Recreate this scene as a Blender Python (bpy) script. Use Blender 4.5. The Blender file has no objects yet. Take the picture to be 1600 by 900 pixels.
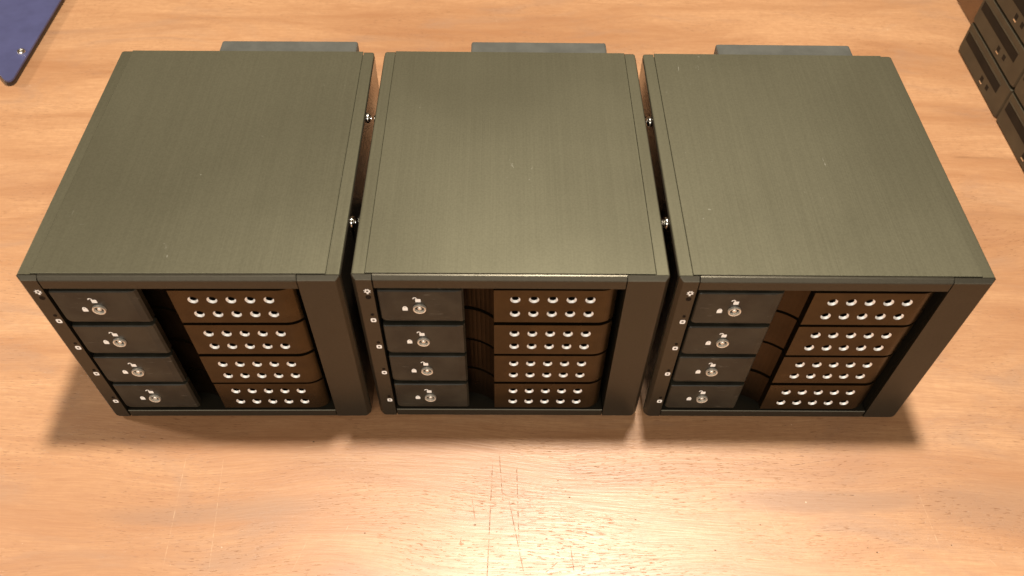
import bpy, bmesh, math, random
from mathutils import Vector, Matrix
random.seed(7)
PI = math.pi
S = bpy.context.scene
C = S.collection

# ------------------------------------------------------------------ camera
cd = bpy.data.cameras.new('camera')
co = bpy.data.objects.new('camera', cd); C.objects.link(co)
FW = Vector((0.00107961, 0.62413468, -0.78131603))
RT = Vector((0.99981995, 0.01412816, 0.01266746))
UP = Vector((-0.01894476, 0.78118903, 0.62400705))
M = Matrix((RT, UP, -FW)).transposed().to_4x4()
M.translation = Vector((0, -0.296228, 0.421539))
co.matrix_world = M
cd.sensor_fit = 'HORIZONTAL'; cd.sensor_width = 36.0; cd.lens = 1287.506/1600*36
cd.clip_start = 0.01; cd.clip_end = 100
cd.dof.use_dof = True; cd.dof.focus_distance = 0.47; cd.dof.aperture_fstop = 14
S.camera = co

# ------------------------------------------------------------------ light
w = bpy.data.worlds.new('World'); S.world = w; w.use_nodes = True
bg = w.node_tree.nodes['Background']
bg.inputs['Color'].default_value = (1.0, 0.68, 0.36, 1); bg.inputs['Strength'].default_value = 0.13
def lamp(name, typ, loc, energy, col, size, target=None, size_y=None):
    d = bpy.data.lights.new(name, typ); d.energy = energy; d.color = col
    if typ == 'POINT': d.shadow_soft_size = size
    else:
        d.shape = 'RECTANGLE'; d.size = size; d.size_y = size_y or size
    o = bpy.data.objects.new(name, d); C.objects.link(o); o.location = loc
    if target is not None:
        o.rotation_euler = (Vector(target)-Vector(loc)).to_track_quat('-Z', 'Y').to_euler()
    return o
lamp('pendant_lamp', 'POINT', (0.116, 0.139, 1.38), 122, (1.0, 0.925, 0.80), 0.055)
lamp('second_room_lamp', 'POINT', (-2.2, 0.42, 1.08), 105, (1.0, 0.88, 0.72), 0.12)
lamp('front_room_light', 'AREA', (-0.1, -2.0, 1.02), 42, (1.0, 0.94, 0.84), 3.2, (0, 0, 0.05), 1.3)  # broad unseen light from the room behind the camera
S.view_settings.view_transform = 'Standard'; S.view_settings.look = 'None'
S.view_settings.gamma = 1; S.view_settings.exposure = 0.0
S.view_settings.use_curve_mapping = False

# ------------------------------------------------------------------ node helpers
class NT:
    def __init__(s, name):
        s.m = bpy.data.materials.new(name); s.m.use_nodes = True
        s.vary = name != 'stained_wood'; s.t = s.m.node_tree; s.b = s.t.nodes['Principled BSDF']
    def n(s, typ, **kw):
        x = s.t.nodes.new(typ)
        for k, v in kw.items(): setattr(x, k, v)
        return x
    def l(s, a, b): s.t.links.new(a, b)
    def val(s, sock, v):
        if isinstance(v, bpy.types.NodeSocket): s.l(v, sock)
        else: sock.default_value = v
    def math(s, op, a, b=0.0, clamp=False):
        x = s.n('ShaderNodeMath', operation=op, use_clamp=clamp)
        s.val(x.inputs[0], a); s.val(x.inputs[1], b); return x.outputs[0]
    def coord(s, scale=(1, 1, 1), src='Object', rand=False):
        tc = s.n('ShaderNodeTexCoord'); mp = s.n('ShaderNodeMapping')
        s.l(tc.outputs[src], mp.inputs['Vector']); mp.inputs['Scale'].default_value = scale
        if s.vary:
            oi = s.n('ShaderNodeObjectInfo'); s.l(s.math('MULTIPLY', oi.outputs['Random'], 37.0), mp.inputs['Location'])
        return mp.outputs[0]
    def noise(s, vec, scale, detail=3, rough=0.5, dist=0.0):
        x = s.n('ShaderNodeTexNoise'); s.l(vec, x.inputs['Vector'])
        x.inputs['Scale'].default_value = scale; x.inputs['Detail'].default_value = detail
        x.inputs['Roughness'].default_value = rough; x.inputs['Distortion'].default_value = dist
        return x.outputs['Fac']
    def ramp(s, v, a, b, lo=0.0, hi=1.0):
        x = s.n('ShaderNodeMapRange'); s.l(v, x.inputs[0])
        x.inputs[1].default_value = a; x.inputs[2].default_value = b
        x.inputs[3].default_value = lo; x.inputs[4].default_value = hi
        x.interpolation_type = 'SMOOTHSTEP'
        return x.outputs[0]
    def mix(s, f, a, b):
        x = s.n('ShaderNodeMix', data_type='RGBA'); s.val(x.inputs[0], f)
        for i, v in ((6, a), (7, b)):
            if isinstance(v, bpy.types.NodeSocket): s.l(v, x.inputs[i])
            else: x.inputs[i].default_value = (*v, 1)
        return x.outputs[2]
    def bump(s, h, strength, dist):
        x = s.n('ShaderNodeBump'); s.l(h, x.inputs['Height'])
        x.inputs['Strength'].default_value = strength; x.inputs['Distance'].default_value = dist
        s.l(x.outputs[0], s.b.inputs['Normal'])
    def set(s, **kw):
        for k, v in kw.items():
            i = s.b.inputs[k.replace('_', ' ')]
            if isinstance(v, bpy.types.NodeSocket): s.l(v, i)
            elif isinstance(v, tuple): i.default_value = (*v, 1)
            else: i.default_value = v

# ------------------------------------------------------------------ wood of the table
LIGHT_SCRATCH = [(-0.1800,-0.0833,-0.1753,-0.1515),(-0.1593,-0.0829,-0.1516,-0.1510),(-0.1033,-0.1282,-0.1097,-0.1486),(0.2260,-0.0975,0.2284,-0.1305),(0.2523,-0.1345,0.2552,-0.1385),(0.1387,-0.1044,0.1433,-0.1210),(0.1253,-0.1167,0.1245,-0.1217),(-0.0233,0.3746,-0.0153,0.3302),(-0.0767,-0.0975,-0.0781,-0.1005),(0.1057,-0.0754,0.1084,-0.0797),(-0.0838,-0.1225,-0.0874,-0.1331),(-0.1171,-0.0780,-0.0851,-0.0733),(-0.0030,0.3753,0.0076,0.3534)]
DARK_SCRATCH = [(-0.0085,-0.0829,-0.0098,-0.1700),(-0.0050,-0.0781,-0.0022,-0.1087),(0.0005,-0.1046,0.0095,-0.1474),(0.0049,-0.0854,0.0067,-0.1316),(-0.0193,-0.1053,-0.0170,-0.1177),(0.0273,-0.1401,0.0203,-0.1462),(0.0307,-0.1235,0.0436,-0.1243),(0.0336,-0.1311,0.0351,-0.1452),(-0.0240,-0.1281,-0.0238,-0.1325),(0.1315,-0.0840,0.1435,-0.0814),(0.1575,-0.0835,0.1868,-0.0781),(0.1746,-0.1000,0.1921,-0.1004),(0.0327,-0.1273,0.0354,-0.1276)]
DOTS = [(0.0279,-0.0950),(0.0320,-0.1010),(0.0340,-0.1046),(-0.0052,-0.1249),(0.0212,-0.1282),(0.0271,-0.1353),(0.0536,-0.1335),(0.0646,-0.1430),(0.0395,-0.1432),(0.0690,-0.1167),(0.1990,-0.1062),(0.1987,-0.1113),(0.2350,-0.1276),(0.1946,-0.1322),(0.1902,-0.1298),(0.1356,-0.1183),(-0.0748,-0.1269),(-0.1105,-0.0739),(0.1096,-0.1327),(0.0462,-0.1410),(-0.0169,-0.1212),(0.2192,-0.1307)]

def wood():
    k = NT('stained_wood')
    tc = k.n('ShaderNodeTexCoord'); sp = k.n('ShaderNodeSeparateXYZ'); k.l(tc.outputs['Object'], sp.inputs[0])
    X, Y = sp.outputs[0], sp.outputs[1]
    lowv = k.coord((1.6, 5, 1)); wob = k.noise(lowv, 2.2, 2)
    Yw = k.math('ADD', Y, k.math('MULTIPLY', k.math('SUBTRACT', wob, 0.5), 0.055))
    def vec(sx, sy):
        c = k.n('ShaderNodeCombineXYZ'); k.l(k.math('MULTIPLY', X, sx), c.inputs[0]); k.l(k.math('MULTIPLY', Yw, sy), c.inputs[1]); return c.outputs[0]
    broad = k.ramp(k.noise(vec(2.6, 17), 1.0, 5, .62, .6), .36, .66)
    mid = k.ramp(k.noise(vec(9, 60), 1.0, 5, .65, .5), .25, .75)
    fine = k.ramp(k.noise(vec(34, 520), 1.0, 4, .7), .30, .70)
    hair = k.ramp(k.noise(vec(60, 1300), 1.0, 3, .7), .36, .66)
    col = k.mix(broad, (.400, .184, .080), (.625, .348, .176))
    col = k.mix(k.math('MULTIPLY', mid, .38), col, (.66, .39, .205))
    col = k.mix(k.math('MULTIPLY', fine, .34), col, (.36, .165, .080))
    col = k.mix(k.math('MULTIPLY', hair, .38), col, (.34, .155, .066))
    # greyish smoke-coloured patches in the figure of the wood
    pat = k.ramp(k.noise(vec(8, 20), 1.0, 5, .62, 1.0), .50, .74)
    rpt = k.ramp(k.noise(k.coord((7, 14, 1)), 1.0, 4, .6), .52, .75)
    col = k.mix(k.math('MULTIPLY', pat, .62), col, (.35, .205, .130))
    col = k.mix(k.math('MULTIPLY', rpt, .50), col, (.38, .185, .095))
    # the dark figure in the board at the near right
    def blob(cx, cy, rx, ry):
        px = k.math('DIVIDE', k.math('SUBTRACT', X, cx), rx); py = k.math('DIVIDE', k.math('SUBTRACT', Yw, cy), ry)
        d = k.math('ADD', k.math('MULTIPLY', px, px), k.math('MULTIPLY', py, py))
        return k.ramp(k.math('ADD', d, k.math('MULTIPLY', mid, .6)), 1.5, .3)
    fig = k.math('MAXIMUM', k.math('MAXIMUM', blob(.175, -.104, .062, .007), blob(.275, -.106, .055, .016)), blob(-.155, -.118, .07, .008))
    col = k.mix(k.math('MULTIPLY', fig, .75), col, (.34, .185, .105))
    # short dark pores along the grain
    pore = k.ramp(k.noise(vec(190, 1700), 1.0, 2, .5), .60, .70)
    sel = k.ramp(k.noise(vec(14, 30), 1.0, 2), .38, .60)
    pore = k.math('MULTIPLY', pore, sel)
    col = k.mix(k.math('MULTIPLY', pore, .55), col, (.16, .062, .022))
    # blotch grain (fine mottling)
    mot = k.noise(k.coord((1, 1, 1)), 230, 2, .6)
    col = k.mix(k.ramp(mot, .35, .75, 0, .26), col, (.38, .18, .08))
    def seg(q, wd):
        ax, ay, bx, by = q; dx, dy = bx-ax, by-ay; L = math.hypot(dx, dy)
        ux, uy = dx/L, dy/L
        px = k.math('SUBTRACT', X, ax); py = k.math('SUBTRACT', Y, ay)
        t = k.math('ADD', k.math('MULTIPLY', px, ux), k.math('MULTIPLY', py, uy))
        d = k.math('ABSOLUTE', k.math('SUBTRACT', k.math('MULTIPLY', px, uy), k.math('MULTIPLY', py, ux)))
        tn = k.math('DIVIDE', t, L)
        inside = k.math('MULTIPLY', k.ramp(tn, -.02, .12), k.ramp(tn, 1.02, .85))
        return k.math('MULTIPLY', k.ramp(d, wd, wd*.25), inside)
    brk = k.math('MULTIPLY', k.ramp(k.noise(k.coord((1, 1, 1)), 420, 3), .36, .64, .05, 1), k.ramp(k.noise(k.coord((1, 1, 1)), 70, 2), .3, .6, .3, 1))
    def total(lst, ws):
        a = None
        for i, q in enumerate(lst):
            g = seg(q, ws[i % len(ws)])
            a = g if a is None else k.math('MAXIMUM', a, g)
        return k.math('MULTIPLY', a, brk)
    li = total(LIGHT_SCRATCH, (.00026, .00022, .00030))
    da = total(DARK_SCRATCH, (.00030, .00020, .00024))
    dt = None
    for i, (a, b) in enumerate(DOTS):
        px = k.math('SUBTRACT', X, a); py = k.math('MULTIPLY', k.math('SUBTRACT', Y, b), 1.6)
        d = k.math('SQRT', k.math('ADD', k.math('MULTIPLY', px, px), k.math('MULTIPLY', py, py)))
        r = random.uniform(.0004, .00085)
        g = k.ramp(d, r, r*.4); dt = g if dt is None else k.math('MAXIMUM', dt, g)
    crack = seg((.330, .1756, .400, .1742), .0022)
    col = k.mix(k.math('MULTIPLY', k.math('MULTIPLY', crack, mid), .6), col, (.15, .06, .02))
    col = k.mix(k.math('MULTIPLY', da, .95), col, (.10, .045, .018))
    col = k.mix(k.math('MULTIPLY', dt, .8), col, (.07, .035, .015))
    col = k.mix(k.math('MULTIPLY', li, .40), col, (.80, .55, .34))
    # tiny pale specks of dust and bare wood
    vo = k.n('ShaderNodeTexVoronoi'); k.l(k.coord((1, 1, 1)), vo.inputs['Vector']); vo.inputs['Scale'].default_value = 55
    sp2 = k.math('MULTIPLY', k.ramp(vo.outputs['Distance'], .032, .012), k.ramp(k.noise(k.coord((1, 1, 1)), 17, 2), .52, .56))
    col = k.mix(k.math('MULTIPLY', sp2, .8), col, (.82, .62, .42))
    k.set(Base_Color=col, Specular_IOR_Level=0.5, Coat_Weight=k.ramp(k.math('MAXIMUM', k.math('MAXIMUM', pore, k.math('MULTIPLY', fine, .35)), k.math('MAXIMUM', da, dt)), 0, 1, 1.0, .06), Coat_Roughness=0.47, Coat_IOR=1.5)
    k.set(Roughness=k.math('ADD', k.ramp(fine, 0, 1, .33, .40), k.math('MULTIPLY', mot, .06)))
    h = k.math('SUBTRACT', k.math('ADD', k.math('MULTIPLY', fine, .35), k.math('MULTIPLY', mid, .4)), k.math('ADD', pore, k.math('MULTIPLY', k.math('ADD', da, dt), 1.5)))
    k.bump(h, .30, .0004)
    k.l(k.b.inputs['Normal'].links[0].from_socket, k.b.inputs['Coat Normal'])
    return k.m

def brushed(name, base, rough, metal, streak, scale=(900, 14, 14), specks=False):
    k = NT(name)
    v = k.coord(scale); s1 = k.noise(v, 1.0, 3, .6)
    v2 = k.coord((scale[0]*.18, scale[1]*.35, scale[2]*.35)); s2 = k.noise(v2, 1.0, 3, .55)
    sm = k.noise(k.coord((1, 1, 1)), 9, 3, .5)
    f = k.math('ADD', k.math('MULTIPLY', k.ramp(s1, .25, .75), .7), k.math('MULTIPLY', k.ramp(s2, .3, .7), .3))
    lo = tuple(c*(1-streak) for c in base); hi = tuple(c*(1+streak) for c in base)
    col = k.mix(f, lo, hi)
    grit = k.noise(k.coord((1, 1, 1)), 900, 2, .6)
    col = k.mix(k.ramp(grit, .35, .7, 0, .22), col, tuple(c*.55 for c in base))
    if specks:
        vo = k.n('ShaderNodeTexVoronoi'); k.l(k.coord((1, 1, 1)), vo.inputs['Vector']); vo.inputs['Scale'].default_value = 48
        d = k.math('MULTIPLY', k.ramp(vo.outputs['Distance'], .026, .010), k.ramp(k.noise(k.coord((1, 1, 1)), 21, 2), .55, .60))
        sc = k.math('MULTIPLY', k.ramp(k.noise(k.coord((420, 160, 160)), 1.0, 2, .5, 1.2), .70, .78), k.ramp(k.noise(k.coord((1, 1, 1)), 26, 2), .60, .68))
        col = k.mix(k.math('MULTIPLY', k.math('MAXIMUM', d, sc), .5), col, (.55, .53, .45))
    k.set(Base_Color=col, Metallic=metal)
    k.set(Roughness=k.math('ADD', k.ramp(sm, .3, .7, rough-.03, rough+.03), k.math('MULTIPLY', f, .03)))
    k.bump(f, .10, .0002)
    return k.m

def plain(name, base, rough, metal=0.0, var=.25, scale=60, spec=.5, bump=.0, scuff=0):
    k = NT(name)
    n = k.noise(k.coord((1, 1, 1)), scale, 3, .6)
    col = k.mix(k.ramp(n, .3, .7), tuple(c*(1-var) for c in base), tuple(min(1, c*(1+var)) for c in base))
    if scuff:
        sc = k.math('MULTIPLY', k.ramp(k.noise(k.coord((130, 700, 1500)), 1.0, 2, .5, .6), .64, .76), k.ramp(k.noise(k.coord((1, 1, 1)), 75, 2), .50, .62))
        col = k.mix(k.math('MULTIPLY', sc, scuff), col, (.34, .32, .27))
    k.set(Base_Color=col, Metallic=metal, Specular_IOR_Level=spec)
    k.set(Roughness=k.ramp(k.noise(k.coord((1, 1, 1)), scale*.6, 2), .3, .7, rough-.05, rough+.05))
    if bump: k.bump(k.noise(k.coord((1, 1, 1)), 2600, 2), bump, .0002)
    return k.m

MW = wood()
MTOP = brushed('brushed_black_aluminium', (.176, .164, .108), .38, .72, .025, (1600, 9, 9), True)
MBEZ = brushed('anodised_bezel_metal', (.062, .054, .038), .36, .75, .05, (60, 60, 60))
MTRAY = plain('anodised_tray_metal', (.062, .041, .018), .30, .9, .12, 90)
MSCOOP = plain('glossy_recess_metal', (.040, .025, .012), .32, .95, .1, 90)  # tray metal darkened; the finger recess's shade is put into the colour
MLEV = plain('charcoal_plastic', (.021, .019, .013), .42, 0, .35, 70, .36, .04, .35)
MBLK = plain('black_paint', (.010, .009, .008), .6, 0, .2, 60, .12)
MSIDE = plain('black_side_metal', (.048, .038, .028), .16, .6, .1)
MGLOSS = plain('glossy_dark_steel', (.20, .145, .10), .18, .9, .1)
MFAN = plain('grey_fan_plastic', (.078, .078, .068), .5, 0, .12, 80)
MSIL = plain('bright_steel', (.85, .82, .76), .20, 1.0, .06)
MRIM = plain('bare_aluminium', (.98, .97, .95), .45, .50, .04, 300)
MBRASS = plain('nickel_lock', (.80, .77, .70), .34, .65, .08, 300)
MICON = plain('white_print', (.92, .92, .90), .5, 0, .04, 400)
MLED = plain('dark_indicator_lens', (.006, .004, .003), .5, 0, .2, 60, .12)
MBLUE = plain('blue_violet_enamel', (.072, .076, .172), .42, .1, .10, 40)
MBROWN = plain('dark_base_plastic', (.030, .016, .008), .5, 0, .2)
MCAR = plain('black_carrier_plastic', (.054, .043, .025), .50, .25, .14, 50, .5, .05)
MSLOT = plain('black_recess_plastic', (.012, .009, .006), .6, 0, .2, 60, .15)

# ------------------------------------------------------------------ mesh helpers
def obj(name, bm, mat, parent=None, loc=(0, 0, 0), smooth=False):
    if isinstance(bm, bpy.types.Mesh): me = bm
    else:
        bmesh.ops.recalc_face_normals(bm, faces=bm.faces)
        me = bpy.data.meshes.new(name); bm.to_mesh(me); bm.free()
        me.materials.append(mat)
        if smooth:
            for p in me.polygons: p.use_smooth = True
            me.set_sharp_from_angle(angle=math.radians(38))
    o = bpy.data.objects.new(name, me); C.objects.link(o); o.location = loc
    if parent: o.parent = parent
    return o
def box(bm, x0, x1, y0, y1, z0, z1, bev=0.0, seg=1):
    b2 = bmesh.new()
    vs = [b2.verts.new((x, y, z)) for x in (x0, x1) for y in (y0, y1) for z in (z0, z1)]
    for f in ((0,1,3,2),(4,6,7,5),(0,4,5,1),(2,3,7,6),(0,2,6,4),(1,5,7,3)): b2.faces.new([vs[i] for i in f])
    bmesh.ops.recalc_face_normals(b2, faces=b2.faces)
    if bev: bmesh.ops.bevel(b2, geom=b2.edges[:], offset=bev, segments=seg, profile=.5, affect='EDGES')
    me = bpy.data.meshes.new('t'); b2.to_mesh(me); b2.free(); bm.from_mesh(me); bpy.data.meshes.remove(me)
    return bm
def loops(bm, ls, caps=(True, True)):
    rings = [[bm.verts.new(p) for p in l] for l in ls]
    n = len(rings[0])
    for a, b in zip(rings, rings[1:]):
        for i in range(n): bm.faces.new((a[i], a[(i+1) % n], b[(i+1) % n], b[i]))
    if caps[0]: bm.faces.new(rings[0])
    if caps[1]: bm.faces.new(rings[-1][::-1])
    return rings
def rrect(x0, x1, z0, z1, r, seg=5):
    """rounded rectangle; r = radii (bl, br, tr, tl)"""
    pts = []
    for (cx, cz, rr, a0) in ((x0, z0, r[0], PI), (x1, z0, r[1], 1.5*PI), (x1, z1, r[2], 0), (x0, z1, r[3], .5*PI)):
        sx = 1 if cx == x0 else -1; sz = 1 if cz == z0 else -1
        for i in range(seg+1):
            a = a0 + .5*PI*i/seg
            pts.append((cx+sx*rr+rr*math.cos(a), cz+sz*rr+rr*math.sin(a)))
    return pts
def lathe_y(bm, prof, n=28, c=(0, 0), capend=True):
    """profile of (radius, y), axis along y at (x,z)=c"""
    ls = [[(c[0]+r*math.cos(2*PI*i/n), y, c[1]+r*math.sin(2*PI*i/n)) for i in range(n)] for r, y in prof]
    loops(bm, ls, (False, capend)); return bm
def empty(name, label, cat, loc, rz=0, group=None):
    o = bpy.data.objects.new(name, None); C.objects.link(o); o.empty_display_size = .02
    o.location = loc; o.rotation_euler = (0, 0, rz)
    o['label'] = label; o['category'] = cat
    if group: o['group'] = group
    return o
def copy_tree(o, parent=None):
    c = o.copy(); C.objects.link(c)
    if parent: c.parent = parent
    for ch in kids[o.name]: kids.setdefault(c.name, []).append(copy_tree(ch, c))
    kids.setdefault(c.name, [])
    return c
kids = {}
def index():
    kids.clear()
    for o in C.objects: kids.setdefault(o.name, [])
    for o in C.objects:
        if o.parent: kids[o.parent.name].append(o)
mm = .001

# ------------------------------------------------------------------ table
bm = bmesh.new(); box(bm, -1.3, 1.3, -.55, 1.0, -.035, 0, .003, 2)
t = obj('tabletop', bm, MW); t['kind'] = 'structure'

# ------------------------------------------------------------------ drive cage
H, W, D, CH = .127, .148, .1715, .0018
cage = empty('drive_cage', 'black four bay drive cage in the middle of the row, between two others', 'drive cage', (0, 0, 0), 0, 'four bay drive cages in a row on the table')

def frame_strip(name, xo, xi, parent):
    """vertical bezel strip: xo outer x, xi inner x; chamfered front, rounded outer corners"""
    bm = bmesh.new(); s = 1 if xo > xi else -1
    lo, hi = min(xo, xi), max(xo, xi)
    def ring(ins, y, rb, rt):
        a, b = (lo, hi-ins) if s > 0 else (lo+ins, hi)
        r = (0, rb, rt, 0) if s > 0 else (rb, 0, 0, rt)
        return [(x, y, z) for x, z in rrect(a, b, .0006+ins*.55, H-ins, r)]
    loops(bm, [ring(0, .0005, .0034, .0007), ring(0, 0, .0034, .0007), ring(CH-.0003, -CH+.0003, .0022, .0004), ring(CH+.0001, -CH, .002, .0003)])
    # the return wall beside the bays
    a, b = (lo, lo+.0028) if s > 0 else (hi-.0028, hi)
    box(bm, a, b, .0009, .016, .003, H-.004)
    return obj(name, bm, MBEZ, parent)
left = frame_strip('status_strip', -.074, -.0647, cage)
right = frame_strip('end_strip', .074, .0544, cage)

bm = bmesh.new()
def bar_ring(y, zt, zb, e=0): return [(-.0642+e, y, zb), (.0540-e, y, zb), (.0540-e, y, zt), (-.0642+e, y, zt)]
loops(bm, [bar_ring(.012, H-.0016, .1193), bar_ring(.0011, H-.0016, .1193), bar_ring(.0009, H+.0002, .1193), bar_ring(.0002, H+.0003, .1193), bar_ring(-.0004, H+.00013, .1193), bar_ring(-.0006, H-.0001, .1193), bar_ring(-CH+.0002, H-CH, .1191), bar_ring(-CH, H-CH-.0004, .1194, .0002)])
obj('top_bar', bm, MBEZ, cage)
bm = bmesh.new()
loops(bm, [bar_ring(.012, .0071, .0008), bar_ring(-.0010, .0071, .0008), bar_ring(-.0014, .0067, .0012, .0002)])
obj('bottom_bar', bm, MBEZ, cage)

def rail(s):
    bm = bmesh.new()
    def ring(y, ins):
        a, b = (.0679, .074-ins) if s > 0 else (-.074+ins, -.0679)
        r = (0, .003, .0007, 0) if s > 0 else (.003, 0, 0, .0007)
        return [(x, y, z) for x, z in rrect(a, b, .0006, H-ins*.5, r)]
    loops(bm, [ring(.0007, 0), ring(D-.0016, 0), ring(D-.0005, .0006), ring(D, .0018)])
    box(bm, *sorted((s*.0655, s*.0678)), .0009, D-.0022, H-.004, H-.0009)
    return bm
for s in (-1, 1): obj('side_rail', rail(s), MTOP, cage)
bm = bmesh.new(); box(bm, -.06765, .06765, .0012, D-.0002, H-.0007, H+.0002, .00015); obj('top_panel', bm, MTOP, cage)
for s in (-1, 1):
    bm = bmesh.new(); box(bm, *sorted((s*.07405, s*.07435)), .0012, D-.003, .0045, H-.0012, .0001); obj('side_panel', bm, MSIDE, cage)
bm = bmesh.new(); box(bm, -.0674, .0674, .0125, D-.002, .0006, .003); obj('bottom_panel', bm, MSIDE, cage)
bm = bmesh.new(); box(bm, -.0672, .0672, D-.003, D-.0008, .0035, H-.0035); obj('rear_panel', bm, MSIDE, cage)
bm = bmesh.new()   # fan housing on the back: frame with a round opening and a hub
box(bm, -.024, .060, D+.0002, .1985, .031, .1156, .0013, 2)
fan = obj('fan_housing', bm, MFAN, cage)
bm = bmesh.new(); lathe_y(bm, [(.0375, .1980), (.0375, .1990), (.035, .1992), (.035, .1980)], 40, (.018, .0725), False); obj('fan_ring', bm, MBLK, fan)
# side screws: pan heads
def screw(s):
    bm = bmesh.new(); n = 16
    prof = [(.0029, 0), (.0029, .0005), (.0026, .0011), (.0019, .0016), (.0009, .0018), (.0008, .0012)]
    ls = [[(s*(h), r*math.cos(2*PI*i/n), r*math.sin(2*PI*i/n)) for i in range(n)] for r, h in prof]
    loops(bm, ls, (True, True)); return bm
for s, ys in ((1, (.1205, .0402)), (-1, (.1185, .0405))):
    for y in ys: obj('side_screw', screw(s), MSIL, cage, (s*.0743, y, .1195 if y > .1 else .1202), True)

# ---- printed icons (thin raised print) --------------------------------
def ring_shape(bm, outer, inner, y, th=.00006):
    n = len(outer)
    a = [bm.verts.new((x, y-th, z)) for x, z in outer]; b = [bm.verts.new((x, y-th, z)) for x, z in inner]
    a2 = [bm.verts.new((x, y, z)) for x, z in outer]
    for i in range(n):
        j = (i+1) % n
        bm.faces.new((a[i], a[j], b[j], b[i])); bm.faces.new((a[i], a2[i], a2[j], a[j]))
def solid_shape(bm, outer, y, th=.00006):
    loops(bm, [[(x, y-th, z) for x, z in outer], [(x, y, z) for x, z in outer]])
def circ(r, n=20, c=(0, 0), sz=1.0): return [(c[0]+r*math.cos(2*PI*i/n), c[1]+sz*r*math.sin(2*PI*i/n)) for i in range(n)]
def arc_strip(bm, c, r0, r1, a0, a1, y, n=10):
    pts = [(c[0]+r1*math.cos(a0+(a1-a0)*i/n), c[1]+r1*math.sin(a0+(a1-a0)*i/n)) for i in range(n+1)]
    pts += [(c[0]+r0*math.cos(a1+(a0-a1)*i/n), c[1]+r0*math.sin(a1+(a0-a1)*i/n)) for i in range(n+1)]
    solid_shape(bm, pts, y)
YF = -CH
bm = bmesh.new()     # light bulb with rays
ring_shape(bm, circ(.00125, 20), circ(.00062, 20), 0)
solid_shape(bm, [(-.00045, -.0021), (.00045, -.0021), (.00045, -.0011), (-.00045, -.0011)], .000005)
for a in range(-30, 211, 48):
    ca, sa = math.cos(math.radians(a)), math.sin(math.radians(a))
    p = lambda r, t: (r*ca-t*sa, r*sa+t*ca)
    solid_shape(bm, [p(.00118, -.00024), p(.0017, -.0002), p(.0017, .0002), p(.00118, .00024)], .000006)
obj('power_icon', bm, MICON, left, (-.0675, YF, .1169))
LEDZ = [.0985, .0748, .0501, .0222]; ICZ = [.0940, .0710, .0466, .0182]
def led(r):
    bm = bmesh.new(); lathe_y(bm, [(r, .0), (r, -.00012), (r*.8, -.00006), (.0001, -.00002)], 18); return bm
obj('indicator_light', led(.00135), MLED, left, (-.0675, YF, .1123))
bm = bmesh.new()
o_ = rrect(-.00135, .00135, -.00155, .00155, (.0008,)*4, 4); i_ = circ(.00060, len(o_), (0, .0)); i_ = [(.00062*math.cos(2*PI*k/len(o_)+1.25*PI-.17), .00062*math.sin(2*PI*k/len(o_)+1.25*PI-.17)) for k in range(len(o_))]
ring_shape(bm, o_, i_, 0)
first = obj('drive_icon', bm, MICON, left, (-.0672, YF, ICZ[0])); icm = first.data
for z in ICZ[1:]: obj('drive_icon', icm, None, left, (-.0670, YF, z))
lm = obj('indicator_light', led(.00085), MLED, left, (-.0672, YF, LEDZ[0])).data
for z in LEDZ[1:]: obj('indicator_light', lm, None, left, (-.0670, YF, z))

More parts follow.
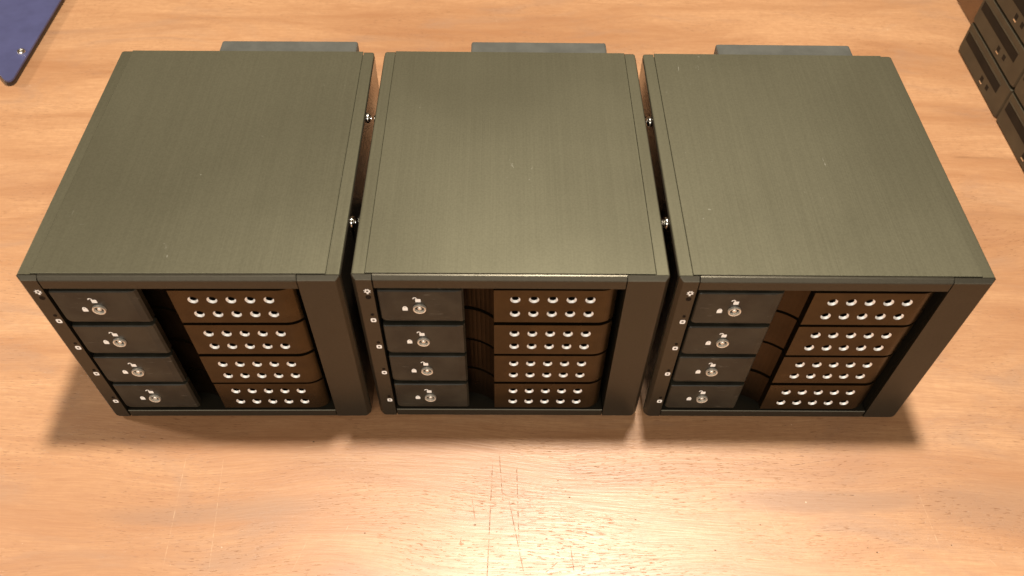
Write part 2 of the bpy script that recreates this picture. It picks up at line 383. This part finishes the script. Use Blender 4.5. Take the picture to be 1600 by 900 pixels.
# ---- drive tray --------------------------------------------------------
TH = .0126                        # half height of a tray
HR, HI, HD = .00245, .00166, .00098
HX = [.0023+.009*i for i in range(5)]; HZ = [.00555, -.00555]
Y0 = -.0016
def tray_bm():
    bm = bmesh.new()
    # plan outline from the scoop under the lever to the curved right end (flat part is filled separately)
    scoop = [(-.0600, .0094), (-.0290, .0094)] + [(-.0083-.0180*(1-i/8), .0025+.0062*(1-(i/8)**2.5)) for i in range(9)]
    curve = [(.0427, Y0)]
    for i in range(1, 8):
        a = i/7; curve.append((.0427+.0085*a, Y0+.0034*a**2.2))
    back = [(.0512, .022), (-.0600, .022)]
    plan = scoop + [(-.0080, Y0)] + curve + back
    lo = [bm.verts.new((x, y, -TH)) for x, y in plan]; hi = [bm.verts.new((x, y, TH)) for x, y in plan]
    n = len(plan); flat = len(scoop)
    for i in range(n):
        if i == flat: continue
        j = (i+1) % n; fc = bm.faces.new((lo[i], lo[j], hi[j], hi[i])); fc.material_index = 1 if i < flat-1 else 0
    bm.faces.new(lo[::-1]); bm.faces.new(hi)
    # flat grille face with bored holes
    xs = [-.0080, -.0022] + [HX[i]+.0045 for i in range(5)]; xs[-1] = .0427
    zs = [(-TH, 0), (0, TH)]
    def q(x0, x1, z0, z1): bm.faces.new([bm.verts.new(p) for p in ((x0, Y0, z0), (x1, Y0, z0), (x1, Y0, z1), (x0, Y0, z1))])
    for z0, z1 in zs: q(xs[0], xs[1], z0, z1)
    N = 24
    for i, hx in enumerate(HX):
        for j, hz in enumerate((-.00555, .00555)):
            x0, x1 = xs[i+1], xs[i+2]; z0, z1 = zs[j]
            out = []
            for k in range(N):
                a = 2*PI*k/N; ca, sa = math.cos(a), math.sin(a); tt = 1e9
                if ca > 1e-9: tt = min(tt, (x1-hx)/ca)
                if ca < -1e-9: tt = min(tt, (x0-hx)/ca)
                if sa > 1e-9: tt = min(tt, (z1-hz)/sa)
                if sa < -1e-9: tt = min(tt, (z0-hz)/sa)
                out.append([hx+ca*tt, hz+sa*tt])
            for cx in (x0, x1):
                for cz in (z0, z1):
                    k = min(range(N), key=lambda k: (out[k][0]-cx)**2+(out[k][1]-cz)**2); out[k] = [cx, cz]
            O = [bm.verts.new((x, Y0, z)) for x, z in out]
            I = [bm.verts.new((hx+HR*math.cos(2*PI*k/N), Y0, hz+HR*math.sin(2*PI*k/N))) for k in range(N)]
            for k in range(N): bm.faces.new((O[k], O[(k+1) % N], I[(k+1) % N], I[k]))
    bmesh.ops.remove_doubles(bm, verts=bm.verts, dist=2e-6)
    return bm
ZC = [.1046-.0273*i for i in range(4)]
tray = obj('drive_tray', tray_bm(), MTRAY, cage, (0, 0, ZC[0])); tray.data.materials.append(MSCOOP)
bm = bmesh.new(); lathe_y(bm, [(HR, Y0), (HI+.0003, Y0+HD*.62), (HI, Y0+HD)], 24, (0, 0), False)
rim = None
for z in HZ:
    for x in HX:
        if rim is None: rim = obj('vent_hole', bm, MRIM, tray, (x, 0, z), True).data
        else: obj('vent_hole', rim, None, tray, (x, 0, z))
bm = bmesh.new(); box(bm, -.006, .0425, Y0+HD+.0034, Y0+HD+.0040, -.0115, .0115); obj('vent_shade_sheet', bm, MBLK, tray)  # black sheet added to stand in for the shade inside the holes
# latch lever: rounded slab with bevelled right and bottom edge
bm = bmesh.new()
def lev(y, i_l, i_r, i_b, i_t, r): return [(x, y, z) for x, z in rrect(-.0633+i_l, -.0224-i_r, -TH+i_b, TH-i_t, r, 5)]
R_ = (.0030, .0004, .0004, .0010)
loops(bm, [lev(.0032, 0, .0003, 0, 0, R_), lev(-.0004, 0, 0, 0, 0, R_), lev(-.0016, .0002, .0010, .0008, .0002, R_), lev(-.0021, .0007, .0040, .0024, .0006, (.0026, .0006, .0006, .0009)), lev(-.00215, .0009, .0044, .0027, .0008, (.0025, .0006, .0006, .0009))])
lever = obj('latch_lever', bm, MLEV, tray, (0, 0, 0))
YL = -.00215
# tubular key lock
bm = bmesh.new()
lathe_y(bm, [(.0030, .001), (.0032, YL-.0009), (.0030, YL-.0012), (.0025, YL-.0011), (.0023, YL-.0004), (.0019, YL+.0008), (.0011, YL+.0010), (.0011, YL-.0004), (.0008, YL-.0007), (.0004, YL-.0007)], 28)
box(bm, -.0003, .0003, YL-.0001, YL+.0008, .0009, .0024)
obj('key_lock', bm, MBRASS, tray, (-.0438, 0, -.0007), True)
# closed padlock
bm = bmesh.new()
solid_shape(bm, rrect(-.00145, .00145, -.0020, .0007, (.0003,)*4, 2), 0)
arc_strip(bm, (0, .0007), .00045, .00110, PI, 0, .000004)
obj('locked_icon', bm, MICON, tray, (-.0509, YL, -.0009))
bm = bmesh.new()
solid_shape(bm, rrect(-.00145, .00145, -.0020, .0007, (.0003,)*4, 2), 0)
arc_strip(bm, (-.0017, .0009), .00060, .00122, PI*1.05, 0, .000004)
obj('unlocked_icon', bm, MICON, tray, (-.0442, YL, .0058))
index()
for z in ZC[1:]:
    c = copy_tree(tray, cage); c.location.z = z
# fine tilt of the key faces so that no two locks catch the light alike
index()
POS = [(-.15343, -.05723, .02358, 'black four bay drive cage at the left end of the row, nearest the blue plate'),
       (-.00021, -.05347, .01740, None),
       (.15217, -.05113, .01570, 'black four bay drive cage at the right end, nearest the stacked drive carriers')]
cage.location = (POS[1][0], POS[1][1], 0); cage.rotation_euler.z = POS[1][2]
for i in (0, 2):
    c = copy_tree(cage); c.location = (POS[i][0], POS[i][1], 0); c.rotation_euler.z = POS[i][2]; c['label'] = POS[i][3]
index()
for r in [o for o in C.objects if o.name.startswith('drive_cage')]:
    dx = -.00015 if r.location.x < -.1 else (.0002 if r.location.x > .1 else -.00003)
    for ch in kids[r.name]:
        if ch.name.startswith('top_panel'): ch.location.x = dx
for o in C.objects:
    if o.name.startswith('key_lock'): o.rotation_euler.y = random.uniform(-.9, .9)
    if o.name.startswith(('locked_icon', 'unlocked_icon')): o.scale = (.88, 1, .88)
    if o.name.startswith('drive_tray'): o.location.y = random.uniform(-.0001, .0005)

# ------------------------------------------------------------------ blue plate, far left
pl = empty('metal_plate', 'flat blue violet metal plate with a silver screw, lying at the far left', 'plate', (-.4530, .3100, 0), math.radians(1.0))
def plate(z0, z1, g):
    bm = bmesh.new()
    pts = [(-.06, -.030), (.0250, -.052), (.0410, -.0690), (.0440, -.0722), (.0468, -.0732), (.0490, -.0720), (.0500, -.0690), (.0500, .0780), (.0490, .0815), (.0460, .0825), (-.06, .0825)]
    pts = [(x+(g if x > .03 else 0), y+(g if y > 0 else -g)) for x, y in pts]
    loops(bm, [[(x, y, z0) for x, y in pts], [(x, y, z1) for x, y in pts]]); return bm
obj('base_tray', plate(0, .0042, -.0006), MBROWN, pl); obj('top_sheet', plate(.0043, .0058, 0), MBLUE, pl)
bm = bmesh.new(); n = 16
loops(bm, [[(r*math.cos(2*PI*i/n), r*math.sin(2*PI*i/n), z) for i in range(n)] for r, z in ((.0034, .0058), (.0034, .0064), (.0028, .0074), (.0014, .0078), (.0010, .0068))])
obj('screw', bm, MSIL, pl, (.0440, -.0350, 0), True)

# ------------------------------------------------------------------ stacked drive carriers, far right
def carrier(name, label, loc):
    """face looks towards -x; local y runs along the face"""
    o = empty(name, label, 'drive carrier', loc, 0, 'black drive carriers stacked at the right')
    WY, TZ = .0455, .0283
    bm = bmesh.new()
    def ring(x, ins): return [(x, y, z) for y, z in rrect(-WY+ins, WY-ins, .0003+ins, TZ-.0004-ins*.6, (.0035, .003, .001, .001), 4)]
    loops(bm, [ring(.17, 0), ring(.0012, 0), ring(0, .0010)])
    body = obj('body', bm, MCAR, o)
    bm = bmesh.new(); box(bm, -.00012, .0004, -.0305, .0415, .0135, .0210); obj('grip_slot', bm, MSLOT, o)  # flat dark plate; the recessed slot's shade is only its colour
    bm = bmesh.new(); box(bm, -.0003, .0004, -.0310, .0420, .0213, .0222, .0002); obj('slot_edge_line', bm, MCAR, o)  # raised strip standing in for the light edge line; slot has no lip
    for y, m_, nm in ((-.0055, MSLOT, 'indicator_window'), (-.0170, MSLOT, 'indicator_window')):
        bm = bmesh.new(); box(bm, -.00012, .0005, y-.0022, y+.0022, .0064, .0104); obj(nm, bm, m_, o)
    bm = bmesh.new(); box(bm, -.0003, .0003, -.0080, -.0036, .0046, .0062, .0003); obj('indicator_glint', bm, MSIL, o)  # bright steel sliver added as the white glint at the window
    return o
for i, lab in enumerate(['black drive carrier at the bottom of the farther stack on the right, touching the table', 'second black drive carrier up in the farther stack on the right', 'top black drive carrier of the farther stack on the right, cut by the frame corner']):
    carrier('drive_carrier', lab, (.380, .2665, .0287*i))
for i, lab in enumerate(['bottom black drive carrier of the nearer stack at the right edge of the photo', 'upper black drive carrier of the nearer stack at the right edge of the photo']):
    carrier('drive_carrier', lab, (.380, .1745, .0287*i))
cs = empty('metal_case', 'plain black metal case behind the farther drive carrier stack, reflecting the orange table', 'case', (.404, .366, 0))
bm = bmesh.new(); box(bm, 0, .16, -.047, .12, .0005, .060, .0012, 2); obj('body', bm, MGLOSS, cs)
bm = bmesh.new(); box(bm, -.0003, .1603, -.0473, .1203, .0603, .0625, .0006); obj('lid', bm, MTOP, cs)
